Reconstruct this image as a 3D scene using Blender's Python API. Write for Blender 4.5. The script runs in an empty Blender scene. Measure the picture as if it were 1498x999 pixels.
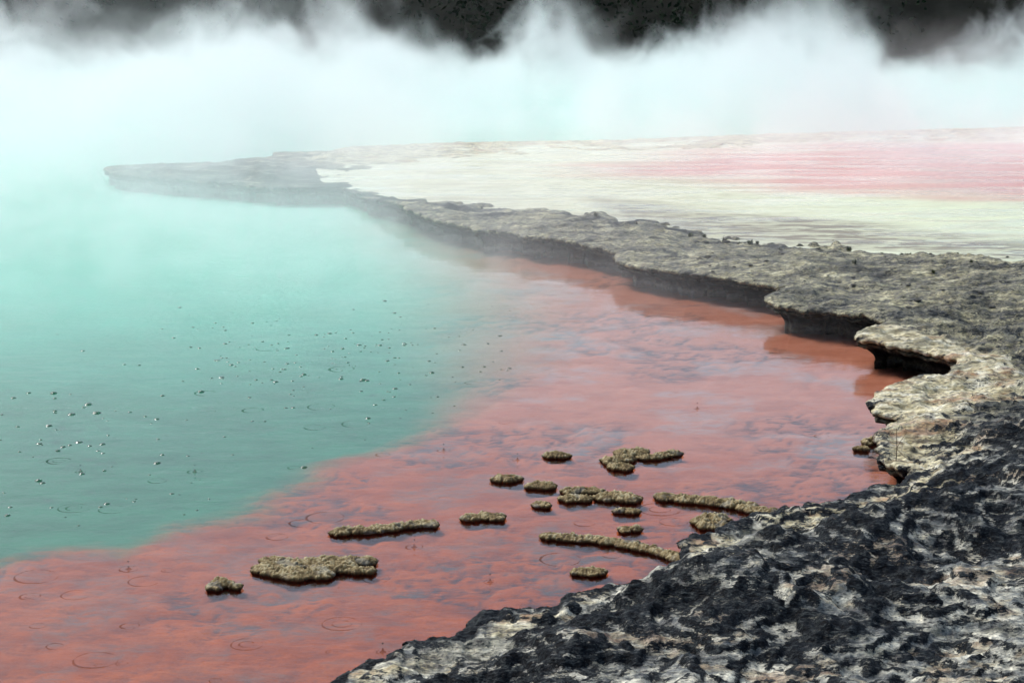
import bpy, math, random
import numpy as np
from mathutils import Vector

random.seed(7)
scene = bpy.context.scene
COL = scene.collection

# ------------------------------------------------------------------ camera
CAM_H, LENS, PITCH = 3.6, 70.0, math.radians(12.0)
FPX = 1498 * LENS / 36.0
cam_data = bpy.data.cameras.new("camera")
cam_data.lens = LENS
cam_data.sensor_width = 36
cam_data.clip_start = 0.1
cam_data.clip_end = 1500
cam = bpy.data.objects.new("camera", cam_data)
COL.objects.link(cam)
cam.location = (0, 0, CAM_H)
cam.rotation_euler = (math.pi / 2 - PITCH, 0, 0)
scene.camera = cam

# ------------------------------------------------------------------ sky and sun (overcast)
SUN_EL, SUN_AZ = math.radians(50), math.radians(-45)     # azimuth from +Y towards +X
world = bpy.data.worlds.new("World")
scene.world = world
world.use_nodes = True
wt = world.node_tree
wt.nodes.clear()
w_out = wt.nodes.new("ShaderNodeOutputWorld")
w_bg = wt.nodes.new("ShaderNodeBackground")
w_sky = wt.nodes.new("ShaderNodeTexSky")
w_sky.sky_type = 'NISHITA'
w_sky.sun_disc = False
w_sky.sun_elevation = SUN_EL
w_sky.sun_rotation = SUN_AZ
w_sky.air_density = 1.0
w_sky.dust_density = 3.0
w_sky.ozone_density = 1.0
w_bg.inputs['Strength'].default_value = 0.085
wt.links.new(w_sky.outputs[0], w_bg.inputs['Color'])
wt.links.new(w_bg.outputs[0], w_out.inputs['Surface'])

sun_data = bpy.data.lights.new("sun", 'SUN')
sun_data.energy = 1.5
sun_data.angle = math.radians(18)
sun_data.color = (1.0, 0.98, 0.955)
sun = bpy.data.objects.new("sun", sun_data)
COL.objects.link(sun)
sdir = Vector((math.sin(SUN_AZ) * math.cos(SUN_EL), math.cos(SUN_AZ) * math.cos(SUN_EL), math.sin(SUN_EL)))
sun.rotation_euler = (-sdir).to_track_quat('-Z', 'Y').to_euler()

scene.view_settings.view_transform = 'Standard'
scene.view_settings.look = 'None'
scene.view_settings.gamma = 1.0
scene.view_settings.use_curve_mapping = False
scene.view_settings.exposure = 1.12
scene.render.engine = 'CYCLES'
cy = scene.cycles
cy.use_denoising = True
cy.max_bounces = 8
cy.diffuse_bounces = 2
cy.glossy_bounces = 2
cy.transmission_bounces = 4
cy.transparent_max_bounces = 12
cy.volume_bounces = 2
cy.volume_step_rate = 0.8
cy.volume_max_steps = 256
cy.use_adaptive_sampling = True
cy.adaptive_threshold = 0.03
cy.caustics_reflective = False
cy.caustics_refractive = False
cy.sample_clamp_indirect = 6.0

# ------------------------------------------------------------------ helpers
def at(px, py, z=0.0):
    """world point on the level z that stands at this place of the photograph"""
    a, b = (px - 749) / FPX, (499.5 - py) / FPX
    dy = math.cos(PITCH) + b * math.sin(PITCH)
    dz = -math.sin(PITCH) + b * math.cos(PITCH)
    t = (z - CAM_H) / dz
    return (a * t, dy * t)

def P(lst, z):
    return np.array([at(x, y, z(i) if callable(z) else z) for i, (x, y) in enumerate(lst)])

def sst(x, a, b):
    t = np.clip((x - a) / (b - a), 0, 1)
    return t * t * (3 - 2 * t)

def _hash(ix, iy, seed):
    h = (ix.astype(np.int64) * 374761393 + iy.astype(np.int64) * 668265263 + seed * 974634777) & 0x7fffffff
    h = ((h ^ (h >> 13)) * 1274126177) & 0x7fffffff
    return ((h ^ (h >> 16)) & 0xffff) / 65535.0

def noise(x, y, seed=0):
    ix, iy = np.floor(x), np.floor(y)
    fx, fy = x - ix, y - iy
    def g(ox, oy):
        a = _hash(ix + ox, iy + oy, seed) * 2 * np.pi
        return np.cos(a) * (fx - ox) + np.sin(a) * (fy - oy)
    u, v = fx ** 3 * (fx * (fx * 6 - 15) + 10), fy ** 3 * (fy * (fy * 6 - 15) + 10)
    return 1.5 * ((g(0, 0) * (1 - u) + g(1, 0) * u) * (1 - v) + (g(0, 1) * (1 - u) + g(1, 1) * u) * v)

def fbm(x, y, octs=4, seed=0, gain=0.5):
    s, a = 0, 1.0
    for o in range(octs):
        s = s + a * noise(x * 2 ** o + 17.3 * o, y * 2 ** o - 9.1 * o, seed + o)
        a *= gain
    return s

def worley(x, y, seed=0):
    ix, iy = np.floor(x), np.floor(y)
    f1 = np.full(x.shape, 9.0)
    f2 = np.full(x.shape, 9.0)
    for ox in (-1, 0, 1):
        for oy in (-1, 0, 1):
            px = ix + ox + _hash(ix + ox, iy + oy, seed)
            py = iy + oy + _hash(ix + ox, iy + oy, seed + 51)
            d = np.hypot(px - x, py - y)
            f2 = np.minimum(f2, np.maximum(f1, d))
            f1 = np.minimum(f1, d)
    return f1, f2

def poly_sdf(x, y, poly):
    """signed distance to a closed polygon, positive inside"""
    d2 = np.full(x.shape, 1e9)
    inside = np.zeros(x.shape, bool)
    n = len(poly)
    for i in range(n):
        ax, ay = poly[i]
        bx, by = poly[(i + 1) % n]
        ex, ey = bx - ax, by - ay
        wx, wy = x - ax, y - ay
        t = np.clip((wx * ex + wy * ey) / (ex * ex + ey * ey + 1e-12), 0, 1)
        d2 = np.minimum(d2, (wx - ex * t) ** 2 + (wy - ey * t) ** 2)
        c = (ay > y) != (by > y)
        with np.errstate(divide='ignore', invalid='ignore'):
            inside ^= c & (x < ex * (y - ay) / (ey if ey else 1e-12) + ax)
    d = np.sqrt(d2)
    return np.where(inside, d, -d)

def capsule_sdf(x, y, caps):
    """signed distance (positive inside) to a union of capsules (ax, ay, bx, by, r)"""
    out = np.full(x.shape, -9.0)
    for ax, ay, bx, by, r in caps:
        ex, ey = bx - ax, by - ay
        t = np.clip(((x - ax) * ex + (y - ay) * ey) / (ex * ex + ey * ey + 1e-12), 0, 1)
        out = np.maximum(out, r - np.hypot(x - ax - ex * t, y - ay - ey * t))
    return out

def mesh_np(name, verts, faces, mat=None, smooth=True, attrs=None):
    """faces: (n,4) or (n,3) array, or a list of tuples"""
    me = bpy.data.meshes.new(name)
    if isinstance(faces, np.ndarray):
        k = faces.shape[1]
        me.vertices.add(len(verts))
        me.vertices.foreach_set('co', np.asarray(verts, np.float32).ravel())
        me.loops.add(faces.size)
        me.loops.foreach_set('vertex_index', faces.astype(np.int32).ravel())
        me.polygons.add(len(faces))
        me.polygons.foreach_set('loop_start', np.arange(0, faces.size, k, dtype=np.int32))
        me.polygons.foreach_set('loop_total', np.full(len(faces), k, np.int32))
        me.update(calc_edges=True)
        me.validate()
    else:
        me.from_pydata([tuple(v) for v in verts], [], faces)
        me.update()
    if smooth:
        me.polygons.foreach_set('use_smooth', np.ones(len(me.polygons), bool))
    for k, a in (attrs or {}).items():
        at_ = me.attributes.new(k, 'FLOAT', 'POINT')
        at_.data.foreach_set('value', np.asarray(a, np.float32))
    if mat:
        me.materials.append(mat)
    return me

def obj(name, me, parent=None, label=None, cat=None, group=None, kind=None, loc=None):
    o = bpy.data.objects.new(name, me)
    COL.objects.link(o)
    if parent:
        o.parent = parent
    if loc is not None:
        o.location = loc
    for k, v in (('label', label), ('category', cat), ('group', group), ('kind', kind)):
        if v:
            o[k] = v
    return o

def grid_xy(us, ys):
    U, Y = np.meshgrid(us, ys)
    return U * Y, Y

def grid_faces(nr, nc):
    i = np.arange(nr * nc).reshape(nr, nc)
    return np.stack([i[:-1, :-1], i[:-1, 1:], i[1:, 1:], i[1:, :-1]], -1).reshape(-1, 4)

def cut_sheet(X, Y, sdf, faces):
    """keep the faces inside sdf > 0, pull the rim vertices onto the outline.
    returns xy, faces, d, inward normals, boundary edge list"""
    x, y = X.ravel().copy(), Y.ravel().copy()
    d = sdf(x, y)
    keep = (d[faces] > 0).sum(1) >= 2
    f = faces[keep]
    used = np.unique(f)
    remap = np.full(len(x), -1)
    remap[used] = np.arange(len(used))
    f = remap[f]
    x, y, d = x[used], y[used], d[used]
    e = np.stack([f, np.roll(f, -1, 1)], -1).reshape(-1, 2)
    key = np.sort(e, 1)
    key = key[:, 0].astype(np.int64) * len(x) + key[:, 1]
    _, inv, cnt = np.unique(key, return_inverse=True, return_counts=True)
    be = e[cnt[inv] == 1]
    bv = np.unique(be)
    h = 0.01
    for _ in range(3):
        bx, by = x[bv], y[bv]
        dd = sdf(bx, by)
        gx = (sdf(bx + h, by) - sdf(bx - h, by)) / (2 * h)
        gy = (sdf(bx, by + h) - sdf(bx, by - h)) / (2 * h)
        g2 = np.maximum(gx * gx + gy * gy, 0.3)
        near = np.abs(dd) < 0.12
        x[bv] -= np.where(near, dd * gx / g2, 0)
        y[bv] -= np.where(near, dd * gy / g2, 0)
    d[bv] = np.where(np.abs(sdf(x[bv], y[bv])) < 0.1, 0.0, d[bv])
    d = np.maximum(d, 0)
    return x, y, d, f, be, bv

def smooth_normals(x, y, sdf, h=0.06):
    gx = (sdf(x + h, y) - sdf(x - h, y))
    gy = (sdf(x, y + h) - sdf(x, y - h))
    n = np.maximum(np.hypot(gx, gy), 1e-6)
    return gx / n, gy / n

# ------------------------------------------------------------------ material helpers
class NT:
    def __init__(self, name):
        self.mat = bpy.data.materials.new(name)
        self.mat.use_nodes = True
        self.t = self.mat.node_tree
        self.t.nodes.clear()
        self.out = self.t.nodes.new("ShaderNodeOutputMaterial")
    def set(self, sock, v):
        if isinstance(v, bpy.types.NodeSocket):
            self.t.links.new(v, sock)
        elif v is not None:
            if isinstance(v, (tuple, list)) and len(v) == 3 and sock.type == 'RGBA':
                v = (*v, 1)
            sock.default_value = v
    def n(self, typ, ins=None, **props):
        nd = self.t.nodes.new("ShaderNode" + typ)
        for k, v in props.items():
            setattr(nd, k, v)
        for k, v in (ins or {}).items():
            self.set(nd.inputs[k], v)
        return nd
    def m(self, op, a, b=None, c=None, clamp=False):
        nd = self.n("Math", {0: a, 1: b, 2: c}, operation=op, use_clamp=clamp)
        return nd.outputs[0]
    def ss(self, v, a, b, lo=0.0, hi=1.0):
        nd = self.n("MapRange", {'Value': v, 'From Min': a, 'From Max': b, 'To Min': lo, 'To Max': hi},
                    interpolation_type='SMOOTHSTEP')
        return nd.outputs[0]
    def pos(self):
        return self.n("NewGeometry").outputs['Position']
    def objco(self):
        return self.n("TexCoord").outputs['Object']
    def scl(self, v, s, off=(0, 0, 0)):
        return self.n("Mapping", {'Vector': v, 'Scale': s, 'Location': off}).outputs[0]
    def xyz(self, v):
        return self.n("SeparateXYZ", {0: v}).outputs
    def noise(self, vec, scale, detail=4, rough=0.55, dist=0.0):
        return self.n("TexNoise", {'Vector': vec, 'Scale': scale, 'Detail': detail, 'Roughness': rough,
                                   'Distortion': dist}).outputs['Fac']
    def mix(self, f, a, b):
        nd = self.n("Mix", data_type='RGBA')
        self.set(nd.inputs[0], f)
        self.set(nd.inputs[6], a)
        self.set(nd.inputs[7], b)
        return nd.outputs[2]
    def ramp(self, f, stops):
        nd = self.n("ValToRGB", {0: f})
        els = nd.color_ramp.elements
        while len(els) < len(stops):
            els.new(0.5)
        for e, (p, c) in zip(els, stops):
            e.position = p
            e.color = (*c, 1)
        return nd.outputs[0]
    def attr(self, name):
        return self.n("Attribute", attribute_name=name).outputs['Fac']
    def bump(self, h, strength, dist, normal=None):
        return self.n("Bump", {'Height': h, 'Strength': strength, 'Distance': dist, 'Normal': normal}).outputs[0]
    def surf(self, s):
        self.t.links.new(s, self.out.inputs['Surface'])
        return self.mat
    def principled(self, **ins):
        nd = self.n("BsdfPrincipled")
        for k, v in ins.items():
            self.set(nd.inputs[k.replace('_', ' ')], v)
        return self.surf(nd.outputs[0])

# --- sinter rock of the rim
def mat_rock():
    t = NT("sinter_rock")
    p0 = t.pos()
    p = t.scl(p0, (0.55, 1.25, 1.5))
    warm, fore, under, dark, foot = [t.attr(a) for a in ('warm', 'fore', 'under', 'dark', 'foot')]
    L = t.noise(p, 3.4, 6, 0.68)
    T = t.noise(t.scl(p, (1, 1, 1), (7, 3, 1)), 8.0, 6, 0.68)
    K = t.noise(t.scl(p, (1, 1, 1), (2, 9, 4)), 30.0, 4, 0.66)
    cool = t.ramp(T, [(0.36, (0.03, 0.04, 0.044)), (0.46, (0.18, 0.195, 0.175)), (0.54, (0.45, 0.45, 0.36)), (0.63, (0.85, 0.83, 0.66))])
    cream = t.ramp(T, [(0.36, (0.09, 0.068, 0.03)), (0.44, (0.42, 0.36, 0.18)), (0.52, (0.70, 0.64, 0.39)), (0.62, (0.86, 0.83, 0.63))])
    R = t.noise(t.scl(p, (1, 1, 1), (5, 2, 9)), 3.0, 5, 0.62)
    cream = t.mix(t.ss(R, 0.53, 0.66, 0, 0.8), cream, (0.30, 0.135, 0.04))
    grey = t.ramp(t.m('ADD', t.m('MULTIPLY', T, 0.55), t.m('MULTIPLY', K, 0.45)),
                  [(0.40, (0.018, 0.019, 0.012)), (0.46, (0.125, 0.116, 0.062)), (0.53, (0.35, 0.325, 0.165)), (0.60, (0.66, 0.63, 0.40))])
    base = t.mix(fore, grey, cool)
    base = t.mix(t.ss(t.m('ADD', warm, t.m('MULTIPLY', t.m('SUBTRACT', R, 0.5), 1.6)), 0.30, 0.62), base, cream)
    base = t.mix(t.m('MULTIPLY', fore, t.ss(R, 0.52, 0.60, 0, 0.6)), base, cream)
    base = t.mix(t.ss(R, 0.47, 0.36, 0, 0.55), base, (0.085, 0.085, 0.036))
    lich_shade = t.m('ADD', t.m('ADD', t.m('MULTIPLY', L, 0.75), 0.125), t.m('MULTIPLY', t.m('SUBTRACT', dark, 0.5), 0.50))  # black lichen, plus the scarp shade carried in dark
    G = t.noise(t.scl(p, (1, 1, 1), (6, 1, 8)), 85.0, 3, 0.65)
    lich_shade = t.m('ADD', lich_shade, t.m('MULTIPLY', t.m('SUBTRACT', K, 0.5), 0.95))
    lich_shade = t.m('ADD', lich_shade, t.m('MULTIPLY', t.m('SUBTRACT', G, 0.5), 0.45))
    lf = t.ss(lich_shade, 0.45, 0.585)
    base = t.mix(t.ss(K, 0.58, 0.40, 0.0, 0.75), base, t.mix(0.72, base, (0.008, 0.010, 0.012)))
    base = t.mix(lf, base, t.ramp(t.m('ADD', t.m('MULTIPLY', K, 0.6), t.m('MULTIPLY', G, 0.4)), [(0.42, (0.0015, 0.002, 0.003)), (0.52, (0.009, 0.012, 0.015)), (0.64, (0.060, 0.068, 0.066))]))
    base = t.mix(t.ss(K, 0.41, 0.35, 0, 0.9), base, (0.006, 0.007, 0.008))
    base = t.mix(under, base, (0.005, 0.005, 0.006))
    base = t.mix(t.m('MULTIPLY', foot, t.ss(T, 0.40, 0.55)), base, (0.22, 0.215, 0.21))
    b1 = t.bump(T, 0.7, 0.04)
    b2 = t.bump(t.m('ADD', K, t.m('MULTIPLY', G, 0.35)), 0.9, 0.022, b1)
    spec = t.m('MULTIPLY', t.m('SUBTRACT', 1.0, t.m('MAXIMUM', lf, under)), 0.35)
    return t.principled(Base_Color=base, Roughness=0.45, Normal=b2, Specular_IOR_Level=t.m('ADD', spec, 0.03))

# --- orange shelf and turquoise deep of the pool
def mat_bed():
    t = NT("pool_bed")
    p = t.pos()
    deep, crack, blue = t.attr('deep'), t.attr('crack'), t.attr('blue')
    n1 = t.noise(t.scl(p, (1, 1.6, 1)), 2.2, 5, 0.6)
    n2 = t.noise(t.scl(p, (1, 2.6, 1)), 9, 6, 0.7)
    org = t.ramp(n1, [(0.3, (0.25, 0.048, 0.007)), (0.5, (0.38, 0.080, 0.013)), (0.7, (0.46, 0.110, 0.024))])
    org = t.mix(t.ss(n2, 0.45, 0.75, 0, 0.5), org, (0.27, 0.055, 0.014))
    n3 = t.noise(t.scl(p, (1, 1.8, 1)), 55, 4, 0.7)
    org = t.mix(t.ss(n3, 0.40, 0.66, 0.0, 0.45), org, (0.20, 0.038, 0.009))
    sheen = t.attr('sky_sheen')
    org = t.mix(t.m('MULTIPLY', sheen, t.ss(n1, 0.25, 0.7, 0.45, 0.8)), org, (0.47, 0.20, 0.135))  # paler bed colour paints the sky's reflection on the rim-side water
    cr = t.m('MULTIPLY', crack, t.ss(n2, 0.30, 0.62))
    org = t.mix(t.m('MULTIPLY', cr, 0.95), org, (0.045, 0.034, 0.040))
    org = t.mix(t.m('MULTIPLY', blue, t.ss(n2, 0.36, 0.6, 0.12, 0.45)), org, t.mix(sheen, (0.13, 0.145, 0.145), (0.33, 0.34, 0.35)))  # pale lilac on the rim side also paints reflected sky
    teal = t.ramp(n1, [(0.3, (0.012, 0.140, 0.072)), (0.7, (0.024, 0.205, 0.110))])
    milky = t.attr('milky')
    teal = t.mix(milky, teal, (0.065, 0.57, 0.40))
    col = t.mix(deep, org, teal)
    b = t.bump(n2, 0.6, 0.03)
    return t.principled(Base_Color=col, Roughness=0.9, Normal=b, Specular_IOR_Level=0.1)

def mat_water():
    t = NT("water")
    p = t.pos()
    w1 = t.noise(t.scl(p, (1.0, 1.6, 1)), 3.0, 3, 0.55, 0.3)
    w2 = t.noise(t.scl(p, (1.0, 2.0, 1), (3, 1, 0)), 16.0, 3, 0.55, 0.4)
    patch = t.ss(t.noise(t.scl(p, (1, 1.5, 1)), 0.45, 3), 0.38, 0.62, 0.25, 1.0)
    b = t.bump(w1, 0.12, 0.03)
    b = t.bump(w2, t.m('MULTIPLY', patch, 0.16), 0.008, b)
    fr = t.n("Fresnel", {'IOR': 1.26, 'Normal': b}).outputs[0]
    gl = t.n("BsdfGlossy", {'Color': (1, 1, 1), 'Roughness': 0.06, 'Normal': b}).outputs[0]
    tr = t.n("BsdfTransparent", {'Color': (0.95, 0.96, 0.95)}).outputs[0]
    mx = t.n("MixShader", {0: fr, 1: tr, 2: gl}).outputs[0]
    return t.surf(mx)

def mat_flats():
    t = NT("terrace_flats")
    p = t.pos()
    pink, cream, brown = t.attr('pink'), t.attr('cream'), t.attr('brown')
    n1 = t.noise(t.scl(p, (0.35, 2.2, 1)), 1.3, 5, 0.6)
    n2 = t.noise(t.scl(p, (0.6, 2.0, 1)), 4.5, 5, 0.6)
    base = t.ramp(n2, [(0.28, (0.40, 0.40, 0.25)), (0.5, (0.55, 0.555, 0.37)), (0.75, (0.66, 0.66, 0.49))])
    base = t.mix(t.ss(n1, 0.5, 0.66, 0, 0.45), base, (0.25, 0.235, 0.17))
    base = t.mix(t.m('MULTIPLY', cream, t.ss(n2, 0.33, 0.55, 0.5, 1.0)), base, (0.54, 0.60, 0.40))
    base = t.mix(t.m('MULTIPLY', pink, t.ss(n1, 0.25, 0.6, 0.55, 1.0)), base, (0.50, 0.225, 0.20))
    base = t.mix(t.m('MULTIPLY', brown, t.ss(n2, 0.42, 0.56, 0.15, 0.9)), base, (0.15, 0.12, 0.075))
    b = t.bump(n2, 0.2, 0.02)
    return t.principled(Base_Color=base, Roughness=t.ss(n1, 0.38, 0.60, 0.12, 0.5), Normal=b, Specular_IOR_Level=0.45)

def mat_crust():
    t = NT("nodular_crust")
    p = t.pos()
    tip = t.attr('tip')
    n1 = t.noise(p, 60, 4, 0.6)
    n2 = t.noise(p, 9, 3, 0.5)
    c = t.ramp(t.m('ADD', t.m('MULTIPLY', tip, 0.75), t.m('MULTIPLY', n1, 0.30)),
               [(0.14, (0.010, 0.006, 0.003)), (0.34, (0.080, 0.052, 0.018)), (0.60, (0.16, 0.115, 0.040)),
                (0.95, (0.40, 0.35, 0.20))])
    c = t.mix(t.ss(n2, 0.55, 0.68, 0, 0.6), c, t.mix(0.5, c, (0.30, 0.32, 0.29)))
    b = t.bump(n1, 0.8, 0.006)
    return t.principled(Base_Color=c, Roughness=0.75, Normal=b, Specular_IOR_Level=0.3)

def mat_foot():
    t = NT("iron_stained_foot")
    p = t.pos()
    n1 = t.noise(p, 45, 4, 0.6)
    c = t.ramp(n1, [(0.3, (0.020, 0.006, 0.003)), (0.7, (0.085, 0.026, 0.010))])
    org = t.ramp(n1, [(0.3, (0.19, 0.036, 0.010)), (0.7, (0.34, 0.070, 0.022))])
    z = t.xyz(p)[2]
    c = t.mix(t.ss(t.m('ADD', z, t.m('MULTIPLY', t.m('SUBTRACT', n1, 0.5), 0.02)), -0.006, -0.022), c, org)
    return t.principled(Base_Color=c, Roughness=0.6, Normal=t.bump(n1, 0.8, 0.006), Specular_IOR_Level=0.2)

def simple(name, c0, c1, scale, rough=0.8, bump=0.4, dist=0.01, spec=0.3):
    t = NT(name)
    n1 = t.noise(t.pos(), scale, 4, 0.6)
    return t.principled(Base_Color=t.ramp(n1, [(0.3, c0), (0.7, c1)]), Roughness=rough, Normal=t.bump(n1, bump, dist),
                        Specular_IOR_Level=spec)

def mat_film(name, tint, alpha, ior=1.33):
    t = NT(name)
    fr = t.n("Fresnel", {'IOR': ior}).outputs[0]
    gl = t.n("BsdfGlossy", {'Color': (1, 1, 1), 'Roughness': 0.12}).outputs[0]
    tr = t.n("BsdfTransparent", {'Color': tint}).outputs[0]
    df = t.n("BsdfDiffuse", {'Color': tuple(c * 0.25 for c in tint)}).outputs[0]
    body = t.n("MixShader", {0: alpha, 1: tr, 2: df}).outputs[0]
    return t.surf(t.n("MixShader", {0: fr, 1: body, 2: gl}).outputs[0])

M_ROCK, M_BED, M_WATER, M_FLATS = mat_rock(), mat_bed(), mat_water(), mat_flats()
M_CRUST, M_FOOT = mat_crust(), mat_foot()
M_STONE = simple("dark_stone", (0.010, 0.011, 0.010), (0.06, 0.06, 0.05), 40)
M_TUFT = simple("tuft_green", (0.012, 0.020, 0.006), (0.06, 0.075, 0.02), 30)
M_TWIG = simple("dry_twig", (0.05, 0.035, 0.02), (0.12, 0.085, 0.05), 60)
M_SOIL = simple("dark_soil", (0.004, 0.005, 0.004), (0.012, 0.013, 0.010), 0.6, 1.0, 0.3, 0.2, 0.02)
M_LEAF = simple("dark_scrub_leaf", (0.004, 0.008, 0.005), (0.016, 0.028, 0.014), 1.4, 0.9, 0.1, 0.01, 0.05)
M_FILM = mat_film("bubble_film", (0.36, 0.52, 0.46), 0.25)
M_RIPPLE = mat_film("ripple_water", (0.76, 0.70, 0.68), 0.0, 1.06)
M_DROP = mat_film("drop_water", (0.8, 0.85, 0.85), 0.1)

# ------------------------------------------------------------------ outlines (world metres)
LIP_Z = 0.25
LIP = P([(360, 1330), (420, 1090), (478, 1003), (495, 985), (560, 957), (620, 935), (660, 925), (695, 908), (725, 890),
         (800, 877), (850, 865), (900, 850), (940, 843), (995, 833), (1006, 824), (1003, 806), (1005, 789), (1016, 779),
         (1060, 765), (1092, 752), (1140, 742), (1200, 735), (1250, 725), (1285, 711), (1332, 696), (1340, 688),
         (1312, 677), (1288, 668), (1280, 650), (1279, 630), (1296, 622), (1316, 612), (1312, 603), (1284, 598),
         (1275, 586), (1285, 572), (1318, 554), (1352, 547), (1388, 546), (1404, 524), (1360, 511), (1300, 499),
         (1258, 492), (1253, 485), (1268, 478), (1296, 473), (1302, 468), (1250, 456), (1180, 451), (1127, 441),
         (1122, 433), (1140, 422), (1162, 418), (1115, 413), (1060, 404), (1000, 396), (940, 389), (905, 381),
         (898, 374), (904, 367), (885, 362), (850, 353), (800, 345), (762, 343), (755, 338), (700, 333), (655, 322),
         (618, 313), (596, 303), (580, 292), (548, 281), (500, 273), (450, 275), (400, 273), (300, 264), (220, 258),
         (165, 252), (154, 245), (170, 241), (250, 238.5), (325, 236), (345, 232), (398, 229), (404, 222), (480, 220),
         (512, 214), (640, 208.5), (760, 206), (900, 204), (1100, 196), (1498, 185), (3300, 176), (3300, 1330)], lambda i: LIP_Z if (i < 71 or i > 91) else 0.14)
FLAT = P([(3300, 420), (1498, 376), (1300, 363), (1130, 350), (1000, 329), (880, 313), (760, 301), (650, 290), (545, 275),
          (492, 262), (482, 250), (530, 237), (640, 224), (800, 216), (950, 211), (1200, 202), (3300, 184)], 0.2)
TIER = P([(690, 912), (760, 893), (860, 884), (960, 880), (1060, 897), (1180, 912), (1292, 890), (1245, 856), (1330, 805),
          (1498, 780), (1800, 740), (1800, 560), (1420, 600), (1340, 720), (1150, 775), (1020, 800), (900, 862)], 0.33)
WARM = P([(1150, 752), (1010, 800), (1040, 810), (1180, 775), (1290, 762), (1400, 720), (1380, 640), (1420, 580), (1498, 540),
          (1440, 510), (1330, 470), (1260, 470), (1250, 500), (1400, 520), (1380, 548), (1280, 560), (1265, 600), (1270, 680),
          (1330, 700), (1240, 730)], 0.28)

def warp(x, y):
    wx = 0.045 * noise(x * 3.1, y * 3.1, 11) + 0.034 * noise(x * 8.7, y * 8.7, 12) + 0.015 * noise(x * 23, y * 23, 13)
    wy = 0.045 * noise(x * 3.1, y * 3.1, 21) + 0.034 * noise(x * 8.7, y * 8.7, 22) + 0.015 * noise(x * 23, y * 23, 23)
    return wx, wy

def lip_z(x, y):
    return LIP_Z - 0.11 * sst(y, 24.0, 26.2)

def lip_sdf(x, y):
    wx, wy = warp(x, y)
    return poly_sdf(x + wx, y + wy * 1.4, LIP)

def terrace(h, n, sharp=0.3):
    k = np.floor(h * n)
    f = h * n - k
    return (k + sst(f, 0.5 - sharp, 0.5 + sharp)) / n

def rough_(y):
    return 1 - sst(y, 14.5, 20)

def rock_height(x, y, d):
    """height and colour fields of the sinter rim"""
    wx, wy = warp(x * 0.5, y * 0.5)
    fore = 1 - sst(y + 0.5 * noise(x, y, 5), 11.5, 14.5)
    fsd = poly_sdf(x + 6 * wx, y + 10 * wy, FLAT)
    tsd = poly_sdf(x + 3 * wx, y + 3 * wy, TIER)
    big = fbm(x * 0.7, y * 0.7, 3, 31)
    mid = fbm(x * 2.3 + 2 * wx, y * 2.3 + 2 * wy, 4, 41)
    fine = fbm(x * 11, y * 11, 4, 51, 0.6)
    lam = big * 0.6 + mid * 0.35 + d * 0.25
    z = lip_z(x, y) + 0.03 * big * sst(d, 0, 0.8)
    z = z + fore * (0.07 * sst(d, 0.0, 0.7) + 0.10 * sst(tsd, -0.10, 0.22) + 0.05 * sst(tsd, 0.2, 1.0))
    z = z + (0.045 + 0.03 * rough_(y) + 0.045 * fore) * (terrace(lam, 5, 0.30) - 0.3) * sst(d, 0.0, 0.35)
    rough = 1 - sst(y, 14.5, 20)
    z = z + (0.014 + 0.014 * rough) * mid * sst(d, -0.02, 0.15)
    fine = fine + 0.6 * sst(y, 14, 20) * fbm(x * 3.5, y * 9, 3, 57)
    ridge = 1 - np.abs(noise(x * 6.5 + 4 * wx, y * 6.5, 61)) * 2
    z = z + (0.011 + 0.003 * rough) * fine + 0.007 * rough * ridge
    z = z - 0.012 * (1 - sst(d, 0, 0.05))
    # lean and drop towards the flats
    z = 0.13 + (z - 0.13) * (1 - 0.72 * sst(fsd, -1.0, -0.05))
    z = np.where(True, z * (1 - sst(fsd, -0.10, 0.30)) + 0.03 * sst(fsd, -0.10, 0.30), z)
    f = lam * 5 - np.floor(lam * 5)
    band = f
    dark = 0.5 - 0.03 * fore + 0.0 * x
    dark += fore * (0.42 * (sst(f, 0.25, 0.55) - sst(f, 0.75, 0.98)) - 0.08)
    dark += fore * 0.50 * np.exp(-((tsd + 0.16) / 0.17) ** 2) * sst(mid, -0.6, 0.2)  # shade below the tier scarp, painted in as a dark band
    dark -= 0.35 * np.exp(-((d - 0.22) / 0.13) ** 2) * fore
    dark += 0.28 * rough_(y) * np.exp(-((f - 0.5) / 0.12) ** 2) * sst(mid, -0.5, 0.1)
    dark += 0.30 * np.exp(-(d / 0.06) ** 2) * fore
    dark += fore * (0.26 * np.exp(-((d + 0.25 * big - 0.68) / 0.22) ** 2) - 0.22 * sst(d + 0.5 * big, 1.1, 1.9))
    warm = sst(poly_sdf(x + 4 * wx, y + 4 * wy, WARM), -0.45, 0.35)
    warm = np.maximum(warm, fore * 0.55 * np.exp(-((d - 0.20) / 0.16) ** 2))
    rim_far = sst(y, 27.6, 29.2) * sst(x, -4.5, -1.5)
    warm = np.maximum(warm, rim_far)
    dark = dark + 0.10 * sst(y, 23.5, 25) * (1 - rim_far)
    dark -= 0.34 * warm
    dark -= 0.10 * (1 - fore) * sst(y, 15, 19) * (1 - sst(y, 24, 26))
    far_dark = sst(y, 19.5, 23) * (1 - sst(y, 26, 29)) * np.exp(-((fsd + 0.5) / 0.5) ** 2)
    dark += 0.40 * far_dark * sst(fbm(x * 0.8, y * 4, 3, 191), -0.3, 0.3)
    return z, dict(fore=np.clip(fore + 0.35 * sst(y, 24, 28), 0, 1), warm=warm, band=band, dark=dark)

# ------------------------------------------------------------------ ground, pool bed, water
def ground():
    s = 260
    me = mesh_np("ground", [(-s, -30, -1.6), (s, -30, -1.6), (s, 400, -1.6), (-s, 400, -1.6)], [(0, 1, 2, 3)], M_SOIL, False)
    obj("ground", me, kind='structure')
ground()

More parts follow.
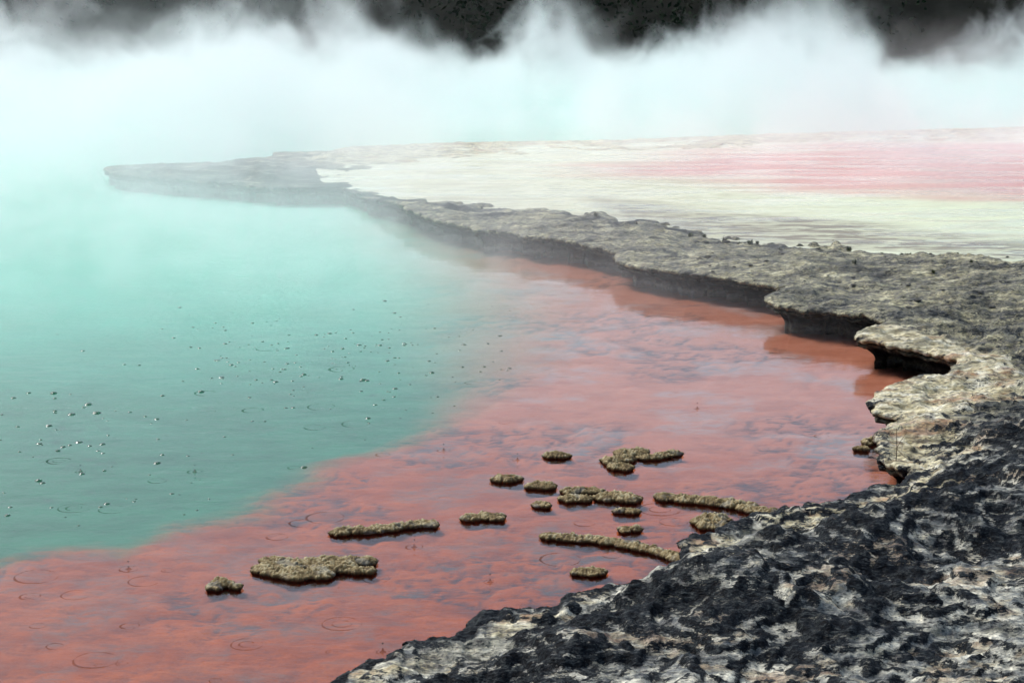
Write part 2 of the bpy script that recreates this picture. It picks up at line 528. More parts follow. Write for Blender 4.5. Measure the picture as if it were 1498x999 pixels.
SHELF = P([(-200, 860), (-60, 832), (0, 823), (60, 806), (110, 799), (190, 796), (235, 776), (262, 766), (330, 757), (370, 748),
           (400, 727), (430, 706), (480, 684), (520, 666), (600, 641), (660, 624), (720, 592), (765, 545), (780, 500),
           (770, 450), (745, 410), (700, 375), (660, 350), (620, 325), (590, 300), (640, 270), (800, 250),
           (1200, 240), (2400, 230), (2400, 1500), (-400, 1500), (-400, 900)], 0.0)

def pool_bed():
    us = np.concatenate([np.arange(-0.80, -0.45, 0.008), np.arange(-0.45, 0.40, 0.0022)])
    ys = np.exp(np.arange(math.log(5.0), math.log(64), 0.0045))
    X, Y = grid_xy(us, ys)
    x, y = X.ravel(), Y.ravel()
    wx, wy = 0.5 * fbm(x * 0.9, y * 0.9, 4, 71), 0.5 * fbm(x * 0.9, y * 0.9, 4, 81)
    sd = poly_sdf(x + 0.22 * wx, y + 0.35 * wy, SHELF)
    S = sd.reshape(X.shape)
    for _ in range(3):
        for ax, k in ((0, 17), (1, 17)):
            c = np.cumsum(np.concatenate([np.repeat(np.take(S, [0], ax), k + 1, ax), S, np.repeat(np.take(S, [-1], ax), k, ax)], ax), ax)
            n_ = S.shape[ax]
            S = (np.take(c, np.arange(2 * k + 1, 2 * k + 1 + n_), ax) - np.take(c, np.arange(0, n_), ax)) / (2 * k + 1)
    far_ = sst(y, 12.5, 15.5)
    sd = sd * (1 - far_) + (S.ravel() + 0.10 * wx) * far_
    soft = 0.16 + 0.10 * sst(x, -4, -2.2) + 1.0 * sst(y, 13.5, 18)
    sd_e = sd + 0.05 * fbm(x * 5, y * 7, 3, 77)
    deep = 1 - sst(sd_e, -soft * 1.3, soft * 0.7)
    f1, f2 = worley((x + 0.5 * wx) * 1.9, (y + 0.5 * wy) * 3.0, 91)
    g1, g2 = worley((x + 0.4 * wx) * 4.6, (y + 0.4 * wy) * 7.5, 95)
    mound = np.clip(f2 - f1, 0, 0.4) * 0.045 + np.clip(g2 - g1, 0, 0.4) * 0.022
    z = -0.052 + mound * (1 - deep) + 0.012 * wx - 0.06 * (1 - sst(sd, -1.2, 0.0))
    patchy = sst(fbm(x * 0.55, y * 0.7, 3, 101), -0.15, 0.35)
    crack = np.maximum(1 - sst(f2 - f1, 0.02, 0.26), 0.9 * (1 - sst(g2 - g1, 0.02, 0.24))) * np.maximum(patchy, 0.35 * (1 - sst(y, 11, 13)))
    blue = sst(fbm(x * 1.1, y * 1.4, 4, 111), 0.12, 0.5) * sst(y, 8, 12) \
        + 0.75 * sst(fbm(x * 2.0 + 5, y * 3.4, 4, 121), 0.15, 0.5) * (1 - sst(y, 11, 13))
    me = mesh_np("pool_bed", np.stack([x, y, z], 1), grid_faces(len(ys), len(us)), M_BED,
                 attrs=dict(sky_sheen=sst(y + 0.55 * x + 1.0 * wx, 11.8, 15.5), milky=sst(y - 0.25 * x + 1.2 * wx, 14.0, 23.0), deep=deep, crack=crack, blue=np.clip(blue, 0, 1)))
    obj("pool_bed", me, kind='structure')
pool_bed()

me = mesh_np("water", [(-60, 2, 0), (60, 2, 0), (60, 48, 0), (-60, 48, 0)], [(0, 1, 2, 3)], M_WATER, False)
obj("water", me, kind='structure')

# ------------------------------------------------------------------ rim
def rim():
    us = np.concatenate([np.arange(-0.30, 0.30, 0.00095), np.arange(0.30, 0.80, 0.004)])
    ys = np.exp(np.arange(math.log(5.5), math.log(42), 0.0023))
    X, Y = grid_xy(us, ys)
    # leave out what the flats cover
    faces = grid_faces(len(ys), len(us))
    fl = poly_sdf(X.ravel()[::1], Y.ravel(), FLAT)
    faces = faces[(fl[faces] < 0.8).any(1)]
    x, y, d, f, be, bv = cut_sheet(X, Y, lip_sdf, faces)
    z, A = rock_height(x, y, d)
    nv = len(x)
    V = [np.stack([x, y, z], 1)]
    A['under'] = np.zeros(nv)
    A['foot'] = np.zeros(nv)
    loc = np.full(nv, -1)
    loc[bv] = np.arange(len(bv))
    bx, by, bz = x[bv], y[bv], z[bv]
    nx, ny = smooth_normals(bx, by, lambda a, b: poly_sdf(a, b, LIP), 0.10)
    near = poly_sdf(bx, by, LIP)
    nx, ny = np.where(np.abs(near) < 0.3, nx, 0), np.where(np.abs(near) < 0.3, ny, 0)
    fore = 1 - sst(by, 11.2, 12.5)
    tip = sst(by, 24, 27)
    r = fbm(bx * 4, by * 4, 3, 131)
    r2 = fbm(bx * 9, by * 9, 3, 141)
    U = np.maximum(0.25 + 0.20 * r, 0.05) * (1 - 0.7 * fore) * (1 - 0.6 * tip)      # undercut depth
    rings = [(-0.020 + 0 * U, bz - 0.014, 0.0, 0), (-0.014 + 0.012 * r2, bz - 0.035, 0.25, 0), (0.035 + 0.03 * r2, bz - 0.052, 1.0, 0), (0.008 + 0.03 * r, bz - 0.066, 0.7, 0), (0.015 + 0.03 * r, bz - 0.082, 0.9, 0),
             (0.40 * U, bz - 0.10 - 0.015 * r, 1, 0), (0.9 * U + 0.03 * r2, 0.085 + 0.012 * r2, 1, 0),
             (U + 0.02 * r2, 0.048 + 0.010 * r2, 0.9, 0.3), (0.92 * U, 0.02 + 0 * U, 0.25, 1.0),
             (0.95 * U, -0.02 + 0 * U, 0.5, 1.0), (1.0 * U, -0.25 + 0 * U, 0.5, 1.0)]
    F = [f]
    prev = bv
    base = nv
    keys = list(A)
    farfoot = sst(by, 15.0, 19.0)
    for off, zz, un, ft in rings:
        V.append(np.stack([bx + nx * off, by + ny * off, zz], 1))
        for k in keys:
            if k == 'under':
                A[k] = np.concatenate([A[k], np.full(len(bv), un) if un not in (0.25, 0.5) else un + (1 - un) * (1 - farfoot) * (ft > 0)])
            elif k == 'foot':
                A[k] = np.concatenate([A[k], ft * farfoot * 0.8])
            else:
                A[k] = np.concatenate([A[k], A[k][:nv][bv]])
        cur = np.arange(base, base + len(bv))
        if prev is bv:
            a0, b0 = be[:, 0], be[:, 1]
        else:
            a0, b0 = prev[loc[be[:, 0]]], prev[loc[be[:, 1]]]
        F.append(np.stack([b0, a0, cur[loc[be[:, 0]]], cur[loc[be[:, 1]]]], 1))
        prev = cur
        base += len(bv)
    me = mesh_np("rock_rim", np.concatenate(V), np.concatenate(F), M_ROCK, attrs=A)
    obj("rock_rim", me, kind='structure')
rim()

# ------------------------------------------------------------------ terrace flats behind the rim
FLAT_Z = 0.13
PINK = P([(800, 246), (900, 236), (1000, 222), (1200, 210), (1500, 206), (3300, 206), (3300, 330), (1500, 294), (1250, 283),
          (1050, 270), (930, 262)], FLAT_Z)
BROWN = P([(860, 285), (1000, 305), (1100, 316), (1200, 326), (1350, 340), (1498, 352), (1900, 396), (1900, 430), (1498, 385), (1300, 368),
           (1130, 356), (1000, 334), (900, 318)], FLAT_Z)

def flats():
    us = np.concatenate([np.arange(-0.14, 0.42, 0.003), np.arange(0.42, 0.80, 0.012)])
    ys = np.exp(np.arange(math.log(16), math.log(41), 0.004))
    X, Y = grid_xy(us, ys)
    big = P([(3300, 440), (1498, 396), (1300, 380), (1130, 366), (1000, 345), (880, 328), (760, 314), (650, 302), (540, 284),
             (470, 266), (462, 248), (520, 232), (640, 219), (800, 212), (950, 208), (1200, 199), (3300, 180)], FLAT_Z)
    x, y, d, f, be, bv = cut_sheet(X, Y, lambda a, b: poly_sdf(a, b, big), grid_faces(len(ys), len(us)))
    z = FLAT_Z + 0.012 * fbm(x * 0.8, y * 2.0, 4, 151)
    w = 1.2 * fbm(x * 0.3, y * 0.8, 3, 161)
    pink = sst(poly_sdf(x, y + w * 0.6, PINK), -0.9, 1.3)
    brown = sst(poly_sdf(x, y + 0.4 * w, BROWN), -0.35, 0.25)
    cream = sst(x, 1.5, 5.5) * (1 - pink)
    me = mesh_np("terrace_flats", np.stack([x, y, z], 1), f, M_FLATS, attrs=dict(pink=pink, brown=brown, cream=cream))
    obj("terrace_flats", me, kind='structure')
flats()

# ------------------------------------------------------------------ far bank with dark scrub
def far_bank():
    xs = np.linspace(-120, 120, 121)
    ys = 45.5 + np.linspace(0, 1, 40) ** 1.6 * 160
    X, Y = np.meshgrid(xs, ys)
    x, y = X.ravel(), Y.ravel()
    z = -0.3 + 0.9 * sst(y, 45.5, 47.5) + 0.22 * np.maximum(y - 47.5, 0) ** 0.95 * (1 + 0.25 * fbm(x * 0.03, y * 0.03, 3, 171)) \
        + 0.4 * fbm(x * 0.2, y * 0.2, 3, 181)
    me = mesh_np("hillside", np.stack([x, y, z], 1), grid_faces(len(ys), len(xs)), M_SOIL)
    obj("hillside", me, kind='structure')
    # scrub: leafy sprays spread through mound-shaped bushes, a mass that cannot be counted
    rng = np.random.default_rng(3)
    nb = 700
    bx = rng.uniform(-60, 60, nb)
    by = 47.2 + rng.uniform(0, 1, nb) ** 1.5 * 45
    bh = rng.uniform(0.9, 2.2, nb) * (1 + 0.5 * sst(by, 51, 70))
    gz = -0.3 + 0.9 * sst(by, 45.5, 47.5) + 0.22 * np.maximum(by - 47.5, 0) ** 0.95 * (1 + 0.25 * fbm(bx * 0.03, by * 0.03, 3, 171))
    per = 170
    u = rng.normal(size=(nb, per, 3))
    u /= np.linalg.norm(u, axis=2, keepdims=True)
    rr = rng.uniform(0.45, 1.0, (nb, per, 1)) ** 0.5
    c = u * rr * np.stack([bh * 0.75, bh * 0.75, bh * 0.6], 1)[:, None] + np.stack([bx, by, gz + bh * 0.45], 1)[:, None]
    c = c.reshape(-1, 3)
    n = len(c)
    s = rng.uniform(0.03, 0.10, n)[:, None]
    a = rng.normal(size=(n, 3)); a /= np.linalg.norm(a, axis=1, keepdims=True)
    b = np.cross(a, rng.normal(size=(n, 3))); b /= np.linalg.norm(b, axis=1, keepdims=True)
    V = np.stack([c - a * s, c + b * s * 0.5, c + a * s, c - b * s * 0.5], 1).reshape(-1, 3)
    F = np.arange(4 * n).reshape(-1, 4)
    obj("scrub", mesh_np("scrub", V, F, M_LEAF, False), kind='stuff', label="dark green scrub covering the far bank behind the steam",
        cat="scrub")
far_bank()

# ------------------------------------------------------------------ nodular islands standing in the shallows
def island(label, caps_px, H=0.075, group=None, seed=0, name="nodular_sinter_island", cell=0.006):
    caps = []
    for c in caps_px:
        ax, ay = at(c[0], c[1], 0.05)
        bx, by = at(c[2], c[3], 0.05)
        caps.append((ax, ay, bx, by, c[4] * 0.88))
    cx = sum(c[0] + c[2] for c in caps) / (2 * len(caps))
    cyy = sum(c[1] + c[3] for c in caps) / (2 * len(caps))
    caps = [(a - cx, b - cyy, c - cx, d - cyy, r) for a, b, c, d, r in caps]
    def sdf(x, y):
        gx, gy = x + cx, y + cyy
        return capsule_sdf(x + 0.016 * noise(gx * 18, gy * 18, seed + 1), y + 0.016 * noise(gx * 18, gy * 18, seed + 2), caps) \
            + 0.020 * noise(gx * 10, gy * 10, seed + 3) + 0.008 * noise(gx * 45, gy * 45, seed + 4)
    rm = max(c[4] for c in caps) + 0.05
    x0, x1 = min(min(c[0], c[2]) for c in caps) - rm, max(max(c[0], c[2]) for c in caps) + rm
    y0, y1 = min(min(c[1], c[3]) for c in caps) - rm, max(max(c[1], c[3]) for c in caps) + rm
    xs, ys = np.arange(x0, x1, cell), np.arange(y0, y1, cell)
    X, Y = np.meshgrid(xs, ys)
    x, y, d, f, be, bv = cut_sheet(X, Y, sdf, grid_faces(len(ys), len(xs)))
    gx, gy = x + cx, y + cyy
    f1, f2 = worley(gx * 52, gy * 52, seed + 7)
    g1, g2 = worley(gx * 16, gy * 16, seed + 8)
    h1, h2 = worley(gx * 95 + 0.6 * f1, gy * 95, seed + 17)
    kw = sst(noise(gx * 9, gy * 9, seed + 18), -0.5, 0.4)
    knob = np.clip(1 - f1 * 1.5, 0, 1) * kw + np.clip(1 - h1 * 1.4, 0, 1) * (1 - 0.6 * kw)
    lob = np.clip(1 - g1 * 1.15, 0, 1)
    dome = np.sqrt(sst(d, -0.015, 0.055))
    z = 0.010 + H * 0.36 * dome * (0.55 + 0.65 * lob) + 0.014 * knob * (0.4 + 0.6 * dome) + 0.006 * noise(gx * 30, gy * 30, seed + 9)
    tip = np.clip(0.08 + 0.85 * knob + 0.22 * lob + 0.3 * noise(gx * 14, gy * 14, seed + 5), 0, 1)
    root = obj(name, None, label=label, cat="rock", group=group, loc=(cx, cyy, 0))
    n = len(x)
    loc = np.full(n, -1)
    loc[bv] = np.arange(len(bv))
    nx, ny = smooth_normals(x[bv], y[bv], sdf, 0.02)
    kb = knob[bv]
    def ringstack(first, rings):
        V, F, T = [first], [], []
        base = len(bv)
        prev = np.arange(len(bv))
        for off, zz in rings:
            V.append(np.stack([x[bv] + nx * off, y[bv] + ny * off, zz + 0 * x[bv]], 1))
            cur = np.arange(base, base + len(bv))
            a, b = loc[be[:, 0]], loc[be[:, 1]]
            F.append(np.stack([prev[b], prev[a], cur[a], cur[b]], 1))
            prev = cur
            base += len(bv)
        return np.concatenate(V), np.concatenate(F)
    # crust: top and knobbly flank
    top = np.stack([x, y, z], 1)
    vz = z[bv]
    r1 = np.stack([x[bv] - nx * (0.006 + 0.010 * kb), y[bv] - ny * (0.006 + 0.010 * kb), vz * 0.6], 1)
    r2 = np.stack([x[bv] - nx * (0.002 + 0.008 * kb), y[bv] - ny * (0.002 + 0.008 * kb), np.full(len(bv), 0.004)], 1)
    V = np.concatenate([top, r1, r2])
    i1, i2 = n + np.arange(len(bv)), n + len(bv) + np.arange(len(bv))
    a, b = loc[be[:, 0]], loc[be[:, 1]]
    F = np.concatenate([f, np.stack([be[:, 1], be[:, 0], i1[a], i1[b]], 1), np.stack([i1[b], i1[a], i2[a], i2[b]], 1)])
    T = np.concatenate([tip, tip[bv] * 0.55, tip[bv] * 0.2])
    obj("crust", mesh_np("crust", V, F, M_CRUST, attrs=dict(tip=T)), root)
    Vb, Fb = ringstack(r2 + np.array([0, 0, 0.0015]), [(0.002, -0.012), (0.0, -0.03), (0.004, -0.12)])
    obj("stained_foot", mesh_np("stained_foot", Vb, Fb, M_FOOT), root)
    return root

GI = "nodular islands standing in the shallows"
ISL = [
    ("small three-lobed sinter island beside the broad nodular plate", [(308, 849, 317, 849, .030), (322, 843, 330, 845, .050), (338, 849, 342, 849, .030)], .085),
    ("broad nodular sinter plate, the widest island in the orange shallows",
     [(388, 823, 425, 828, .085), (425, 832, 470, 831, .070), (440, 815, 500, 812, .075), (470, 822, 505, 820, .080), (500, 812, 534, 812, .060), (515, 824, 537, 825, .045), (392, 812, 420, 814, .06)], .075),
    ("long narrow straight sinter bar on the orange shelf near the broad plate", [(495, 769, 540, 767, .050), (540, 767, 590, 760, .050), (590, 760, 630, 757, .052)], .07),
    ("two-lobed oblong sinter island off the end of the straight bar", [(685, 749, 695, 749, .052), (708, 747, 726, 747, .055)], .065),
    ("small oval sinter island set farthest out towards the green water", [(732, 692, 748, 692, .060)], .07),
    ("oval sinter island between the outermost islet and the stacked pair", [(782, 702, 803, 703, .060)], .075),
    ("tiny round sinter islet next to the oval island and stacked pair", [(789, 730, 797, 730, .045)], .07),
    ("lone oblong sinter islet across from the three-lobed cluster", [(808, 658, 822, 658, .058)], .065),
    ("long thin rear islet of the stacked pair of oblong islets", [(833, 710, 870, 710, .046)], .07),
    ("shorter front islet of the stacked pair of oblong islets", [(829, 721.5, 856, 722, .050)], .07),
    ("wide rounded sinter island with a dark slim islet in front", [(890, 719, 922, 721, .085), (886, 720, 905, 717, .06)], .075),
    ("dark slim islet just in front of the wide rounded island", [(901, 738, 926, 739, .040)], .065),
    ("tiny oblong islet between the wide island and the curved ridge", [(915, 765, 931, 765, .042)], .06),
    ("cluster of rounded sinter lobes in the pink shallows", [(912, 656, 932, 655, .075), (893, 667, 915, 664, .06), (903, 675, 914, 676, .06), (935, 652, 940, 653, .04)], .075),
    ("slanting knobbly sinter bar beside the cluster of rounded lobes", [(944, 661, 960, 661, .048), (962, 660, 988, 655, .045)], .06),
    ("broad knobbly ridge running into the cream edge of the rim", [(972, 719, 1030, 724, .062), (1030, 724, 1080, 730, .066), (1080, 730, 1100, 732, .050), (1090, 736, 1150, 744, .055)], .075),
    ("rosette-like lobed island beside the black notched rock point", [(1022, 754, 1030, 756, .045), (1035, 749, 1055, 750, .055), (1035, 760, 1058, 760, .055)], .075),
    ("long curved ridge reaching from the black notched rock point", [(803, 776, 870, 780, .046), (870, 780, 920, 788, .046), (920, 788, 970, 799, .050), (970, 799, 1004, 812, .055)], .065),
    ("dark oblong islet between the curved ridge and the grey rock", [(845, 827, 878, 827, .046)], .06),
]
for i, (lab, caps, H) in enumerate(ISL):
    island(lab, caps, H, GI, seed=200 + i * 13)
island("small brown rock at the foot of the undercut ledge", [(1252, 648, 1264, 648, .026), (1268, 640, 1278, 636, .04)], 0.09, None, 900,
       "boulder")

# ------------------------------------------------------------------ gas bubbles on the water
def lathe(profile, n=14):
    V, F = [], []
    for r, z in profile:
        for i in range(n):
            a = 2 * math.pi * i / n
            V.append((r * math.cos(a), r * math.sin(a), z))
    for k in range(len(profile) - 1):
        for i in range(n):
            j = (i + 1) % n
            F.append((k * n + i, k * n + j, (k + 1) * n + j, (k + 1) * n + i))
    return V, F

bub_v, bub_f = lathe([(1.18, -0.10), (1.12, 0.02), (1.0, 0.10), (0.94, 0.30), (0.80, 0.50), (0.55, 0.68), (0.25, 0.77), (0.01, 0.79)])
bub_me = mesh_np("bubble", bub_v, bub_f, M_FILM)

def bubbles():
    rng = random.Random(5)
    n = 0
    # (centre px, spread px, count, mean radius m)
    fields = [((430, 520), (120, 34), 105, .017), ((560, 500), (90, 40), 60, .015), ((330, 520), (90, 40), 30, .015),
              ((60, 615), (55, 30), 24, .020), ((120, 640), (60, 35), 14, .022), ((300, 680), (170, 60), 30, .017),
              ((600, 590), (90, 40), 18, .015), ((120, 740), (90, 30), 14, .016), ((730, 545), (25, 10), 7, .016)]
    for (cx, cy_), (sx, sy), cnt, r in fields:
        k = 0
        while k < cnt:
            px, py = rng.gauss(cx, sx), rng.gauss(cy_, sy)
            if py < 415 or px < -60:
                continue
            x, y = at(px, py)
            if poly_sdf(np.array([x]), np.array([y]), SHELF)[0] > -0.06:
                continue
            s = r * min(rng.lognormvariate(-0.1, 0.38), 1.8) * 0.80
            o = obj("bubble", bub_me, label="%s domed gas bubble floating on the green water" % ("large" if s > 0.021 else "small"), cat="bubble",
                    group="%s gas bubbles floating on the green water" % ("large" if s > 0.021 else "small"), loc=(x, y, 0))
            o.scale = (s, s, s * rng.uniform(0.35, 0.6))
            k += 1
bubbles()

# ------------------------------------------------------------------ raindrop ripples and splashes
def ring_mesh(name, w, h, seed, n=56):
    """a low wave crest round a drop: swells, thins out and breaks along its length"""
    rng = random.Random(seed)
    ph = [rng.uniform(0, 6.28) for _ in range(3)]
    V, F = [], []
    for i in range(n):
        a = 2 * math.pi * i / n
        amp = 0.50 - 0.42 * math.sin(a + 0.3 * ph[0]) + 0.28 * math.sin(2 * a + ph[1]) + 0.2 * math.sin(5 * a + ph[2])
        amp = max(0.04, min(1.0, amp))
        R = 1 + 0.025 * math.sin(2 * a + ph[2]) + 0.015 * math.sin(3 * a + ph[0])
        for o, z in ((1, -0.02), (0.5, 0.55), (0, 1), (-0.5, 0.55), (-1, -0.02)):
            rr = R + o * w * amp
            V.append((rr * math.cos(a), rr * math.sin(a), z * h * amp))
    for i in range(n):
        j = (i + 1) % n
        for k in range(4):
            F.append((i * 5 + k, j * 5 + k, j * 5 + k + 1, i * 5 + k + 1))
    return mesh_np(name, V, F, M_RIPPLE)
rings_me = {(k, q): ring_mesh("ripple_crest", w, h, q * 7 + ord(k)) for k, (w, h) in dict(a=(.12, .030), b=(.065, .018)).items()
            for q in range(4)}
jet_me = mesh_np("jet", *lathe([(1.9, 0.0), (1.2, 0.18), (0.7, 0.5), (0.45, 1.0), (0.30, 1.6), (0.02, 1.75)], 12), M_RIPPLE)
drop_me = mesh_np("droplet", *lathe([(0.01, -0.5), (0.35, -0.36), (0.5, 0), (0.35, 0.36), (0.01, 0.5)], 12), M_DROP)

def ripple(px, py, wpx, splash=False, inner=True, k='a'):
    x, y = at(px, py)
    R = wpx / 2 / FPX * math.hypot(x, y, CAM_H)
    orange = poly_sdf(np.array([x]), np.array([y]), SHELF)[0] > 0
    where = "orange shallows" if orange else "green water"
    if splash:
        lab, grp, nm = "raindrop splash throwing a bead above the %s" % where, "raindrop splashes on the %s" % where, "raindrop_splash"
    else:
        lab, grp, nm = "thin round raindrop ripple spreading on the %s" % where, "raindrop ripples on the %s" % where, "raindrop_ripple"
    root = obj(nm, None, label=lab, cat="splash" if splash else "ripple", group=grp, loc=(x, y, 0))
    o = obj("crest", rings_me[k, random.randrange(4)], root); o.scale = (R, R, R * 0.5)
    if inner:
        o = obj("crest", rings_me['a', random.randrange(4)], root); o.scale = (R * .5, R * .5, R * 0.3)
    if splash:
        s = 0.010
        o = obj("jet", jet_me, root); o.scale = (s, s, s * 1.2)
        o = obj("droplet", drop_me, root, loc=(0, 0, 0.045)); o.scale = (0.010, 0.010, 0.012)

RIP = [(361, 942, 46, 0, 1), (44, 872, 28, 0, 1), (53, 843, 60, 0, 0), (108, 743, 44, 0, 1), (165, 745, 40, 0, 0), (86, 674, 34, 0, 1),
       (188, 832, 26, 1, 0), (118, 690, 14, 1, 0), (285, 690, 20, 1, 0), (140, 965, 62, 0, 0), (80, 945, 24, 0, 0), (55, 915, 22, 0, 0),
       (190, 915, 26, 0, 0), (500, 912, 56, 0, 1), (550, 846, 40, 0, 1), (606, 800, 24, 1, 0), (717, 851, 18, 1, 0), (476, 757, 56, 0, 0),
       (405, 785, 30, 0, 0), (440, 765, 34, 0, 0), (560, 665, 20, 0, 0), (649, 659, 18, 1, 0), (430, 684, 18, 0, 0), (230, 703, 26, 0, 0),
       (757, 673, 14, 1, 0), (985, 672, 16, 1, 0), (855, 765, 30, 0, 0), (820, 818, 60, 0, 0), (965, 745, 60, 0, 1), (985, 763, 40, 0, 0),
       (895, 812, 26, 0, 0), (1020, 598, 10, 1, 0), (1202, 638, 20, 0, 0), (560, 953, 18, 1, 0), (485, 953, 16, 0, 1), (178, 970, 16, 0, 1),
       (143, 972, 10, 0, 1), (315, 995, 18, 0, 1), (245, 834, 18, 0, 1), (498, 859, 8, 0, 1), (475, 844, 8, 0, 1), (738, 618, 16, 0, 0),
       (668, 828, 8, 0, 1), (300, 575, 30, 0, 0), (500, 540, 36, 0, 0), (690, 560, 20, 0, 0), (520, 620, 40, 0, 0), (470, 595, 40, 0, 0),
       (390, 510, 30, 0, 0), (460, 625, 30, 0, 0), (370, 600, 30, 0, 0), (110, 870, 40, 0, 0), (210, 850, 44, 0, 0)]
for px, py, w, sp, inn in RIP:
    ripple(px, py, w, bool(sp), bool(inn), 'a' if w < 40 else 'b')

# ------------------------------------------------------------------ pebbles, tufts and a dry twig on the rim
def rim_z(x, y):
    xa, ya = np.array([x]), np.array([y])
    d = np.maximum(lip_sdf(xa, ya), 0)
    return float(rock_height(xa, ya, d)[0][0])

def lump_mesh(name, seed, mat, flat=0.6):
    rng = random.Random(seed)
    V, F = lathe([(0.02, -0.5), (0.6, -0.42), (0.95, -0.1), (0.9, 0.25), (0.55, 0.5), (0.02, 0.6)], 8)
    V = [(x * rng.uniform(.75, 1.2), y * rng.uniform(.75, 1.2), z * flat * rng.uniform(.85, 1.15)) for x, y, z in V]
    return mesh_np(name, V, F, mat, False)
stone_me = [lump_mesh("stone", s, M_STONE) for s in (1, 2, 3)]

def stones():
    rng = random.Random(21)
    k = 0
    while k < 90:
        px = rng.uniform(980, 1490)
        py = rng.uniform(345, 455)
        if py < 330 + (px - 1000) * 0.09 + 6 or py > 395 + (px - 1000) * 0.17:
            continue
        x, y = at(px, py, 0.25)
        z = rim_z(x, y)
        x, y = at(px, py, z)
        s = 0.016 * rng.lognormvariate(0, 0.4)
        o = obj("stone", stone_me[k % 3], label="small dark loose stone lying on the pale rim", cat="stone", group="loose stones scattered on the rim",
                loc=(x, y, rim_z(x, y) + s * 0.2))
        o.scale = (s, s, s)
        o.rotation_euler.z = rng.uniform(0, 6.3)
        k += 1
stones()

def tuft_mesh(seed):
    rng = random.Random(seed)
    V, F = [], []
    for _ in range(34):
        a, r = rng.uniform(0, 6.28), rng.uniform(0, 0.6)
        bx, by = r * math.cos(a), r * math.sin(a)
        l, lean = rng.uniform(0.5, 1.2), rng.uniform(0.1, 0.7)
        tx, ty = bx + lean * math.cos(a), by + lean * math.sin(a)
        w = 0.07
        px, py = -math.sin(a) * w, math.cos(a) * w
        i = len(V)
        V += [(bx - px, by - py, -0.1), (bx + px, by + py, -0.1), ((bx + tx) / 2 + px, (by + ty) / 2 + py, l * 0.65), ((bx + tx) / 2 - px, (by + ty) / 2 - py, l * 0.65), (tx, ty, l)]
        F += [(i, i + 1, i + 2, i + 3), (i + 3, i + 2, i + 4)]
    return mesh_np("moss_tuft", V, F, M_TUFT, False)
tuft_me = [tuft_mesh(s) for s in (1, 2, 3)]
TUFTS = [(872, 309), (705, 292), (1010, 334), (1030, 333), (1082, 345), (1098, 347), (1108, 346), (1140, 352), (1150, 353), (1160, 354),
         (1198, 357), (1215, 357), (1242, 358), (1320, 364), (1330, 365), (1060, 340), (960, 324), (930, 320), (800, 303), (1400, 372), (1290, 362),
         (1420, 386), (1365, 395), (1250, 389)]
for i, (px, py) in enumerate(TUFTS):
    x, y = at(px, py + 4, 0.24)
    s = random.uniform(0.025, 0.05)
    o = obj("moss_tuft", tuft_me[i % 3], label="tiny green tuft growing along the inner edge of the rim", cat="tuft",
            group="green tufts along the rim", loc=(x, y, rim_z(x, y)))
    o.scale = (s, s, s)
    o.rotation_euler.z = random.uniform(0, 6)

def stick(name, pts, r, parent):
    V, F, n = [], [], 6
    for k, p in enumerate(pts):
        rr = r * (1 - 0.5 * k / (len(pts) - 1))
        for i in range(n):
            a = 6.2832 * i / n
            V.append((p[0] + rr * math.cos(a), p[1] + rr * math.sin(a) * 0.7, p[2] + rr * math.sin(a) * 0.7))
    for k in range(len(pts) - 1):
        for i in range(n):
            j = (i + 1) % n
            F.append((k * n + i, k * n + j, (k + 1) * n + j, (k + 1) * n + i))
    return obj(name, mesh_np(name, V, F, M_TWIG), parent)

def twig():
    x, y = at(1311, 664, 0.28)
    z = rim_z(x, y)
    r = obj("dry_twig", None, label="thin dry forked twig standing on the cream undercut ledge", cat="twig", loc=(x, y, z))
    stick("stem", [(0, 0, -0.03), (0.003, 0.0, 0.08), (-0.002, 0.01, 0.21)], 0.0035, r)
    stick("branch", [(0.001, 0, 0.08), (0.03, 0.01, 0.13), (0.065, 0.01, 0.185)], 0.0025, r)
    stick("branch", [(0.001, 0, 0.08), (0.04, -0.02, 0.04), (0.085, -0.04, 0.01)], 0.0025, r)
twig()

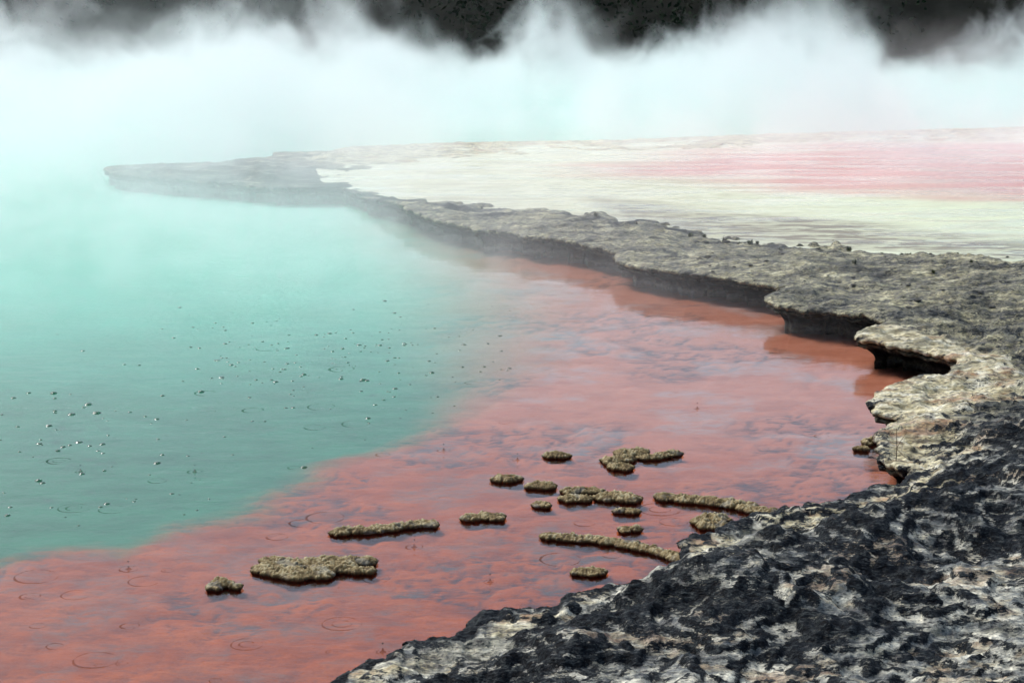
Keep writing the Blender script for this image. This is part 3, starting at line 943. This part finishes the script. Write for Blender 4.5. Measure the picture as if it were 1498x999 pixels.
# ------------------------------------------------------------------ steam rising from the pool
def steam():
    t = NT("steam")
    p = t.pos()
    x, y, z = t.xyz(p)
    # drifting billows
    w1 = t.noise(t.scl(p, (1, 0.45, 0.8), (3.1, 0, 0)), 0.45, 2, 0.5, 0.7)
    w2 = t.noise(t.scl(p, (1, 0.55, 0.9), (4, 8, 2)), 1.05, 4, 0.62, 1.1)
    # low layer over the near pool, in front of the tongue of rock
    edge = t.m('ADD', x, t.m('MULTIPLY', t.m('SUBTRACT', y, 22), 0.40))        # falls off to the rim
    low = t.m('MULTIPLY', t.ss(y, 14.5, 25.0), t.ss(edge, 3.6, -2.0))
    low = t.m('MULTIPLY', low, t.m('EXPONENT', t.m('MULTIPLY', z, -2.2)))
    low = t.m('MULTIPLY', low, t.ss(w2, 0.32, 0.64, 0.25, 1.0))
    low = t.m('MULTIPLY', low, 0.50)
    # thick billowing bank behind
    front = t.m('ADD', y, t.m('ADD', t.m('MULTIPLY', x, 0.10), t.m('MULTIPLY', t.m('MAXIMUM', x, 0.0), 0.22)))
    back = t.m('ADD', t.ss(front, 30.0, 37.0, 0, 0.72), t.ss(front, 24.5, 31.0, 0, 0.36))
    v = t.m('ADD', t.m('MULTIPLY', w1, 0.62), t.m('MULTIPLY', w2, 0.38))
    # taller plumes over the hottest vents, leaning with the draught
    xl = t.m('ADD', t.m('SUBTRACT', x, t.m('MULTIPLY', z, 0.35)), t.m('MULTIPLY', t.m('SUBTRACT', w2, 0.5), 3.0))
    hh = 0.62
    for c, wd, am in ((-4.6, 2.6, 2.0), (0.5, 1.1, 1.5), (4.9, 1.7, 2.3), (-11.5, 2.0, 1.5), (12.5, 2.0, 1.8)):
        q = t.m('DIVIDE', t.m('SUBTRACT', xl, c), wd)
        hh = t.m('ADD', hh, t.m('MULTIPLY', t.m('EXPONENT', t.m('MULTIPLY', t.m('MULTIPLY', q, q), -1.0)), am))
    thr = t.m('ADD', t.m('MULTIPLY', t.m('DIVIDE', z, hh), 0.20), 0.345)
    bil = t.ss(t.m('SUBTRACT', v, thr), -0.015, 0.13)
    bil = t.m('MULTIPLY', bil, t.m('EXPONENT', t.m('MULTIPLY', z, -0.75)))
    bk = t.m('MULTIPLY', t.m('MULTIPLY', back, bil), 0.85)
    dens = t.m('ADD', low, bk)
    vol = t.n("VolumePrincipled", {'Color': (0.955, 0.99, 0.985), 'Density': dens, 'Anisotropy': 0.3})
    t.t.links.new(vol.outputs[0], t.out.inputs['Volume'])
    x0, x1, y0, y1, z0, z1 = -20, 22, 14.5, 47.0, 0.006, 3.3
    V = [(a, b, c) for c in (z0, z1) for b in (y0, y1) for a in (x0, x1)]
    F = [(0, 2, 3, 1), (4, 5, 7, 6), (0, 1, 5, 4), (2, 6, 7, 3), (0, 4, 6, 2), (1, 3, 7, 5)]
    obj("steam", mesh_np("steam", V, F, t.mat, False), kind='stuff', label="white steam billowing off the hot pool", cat="steam")
steam()
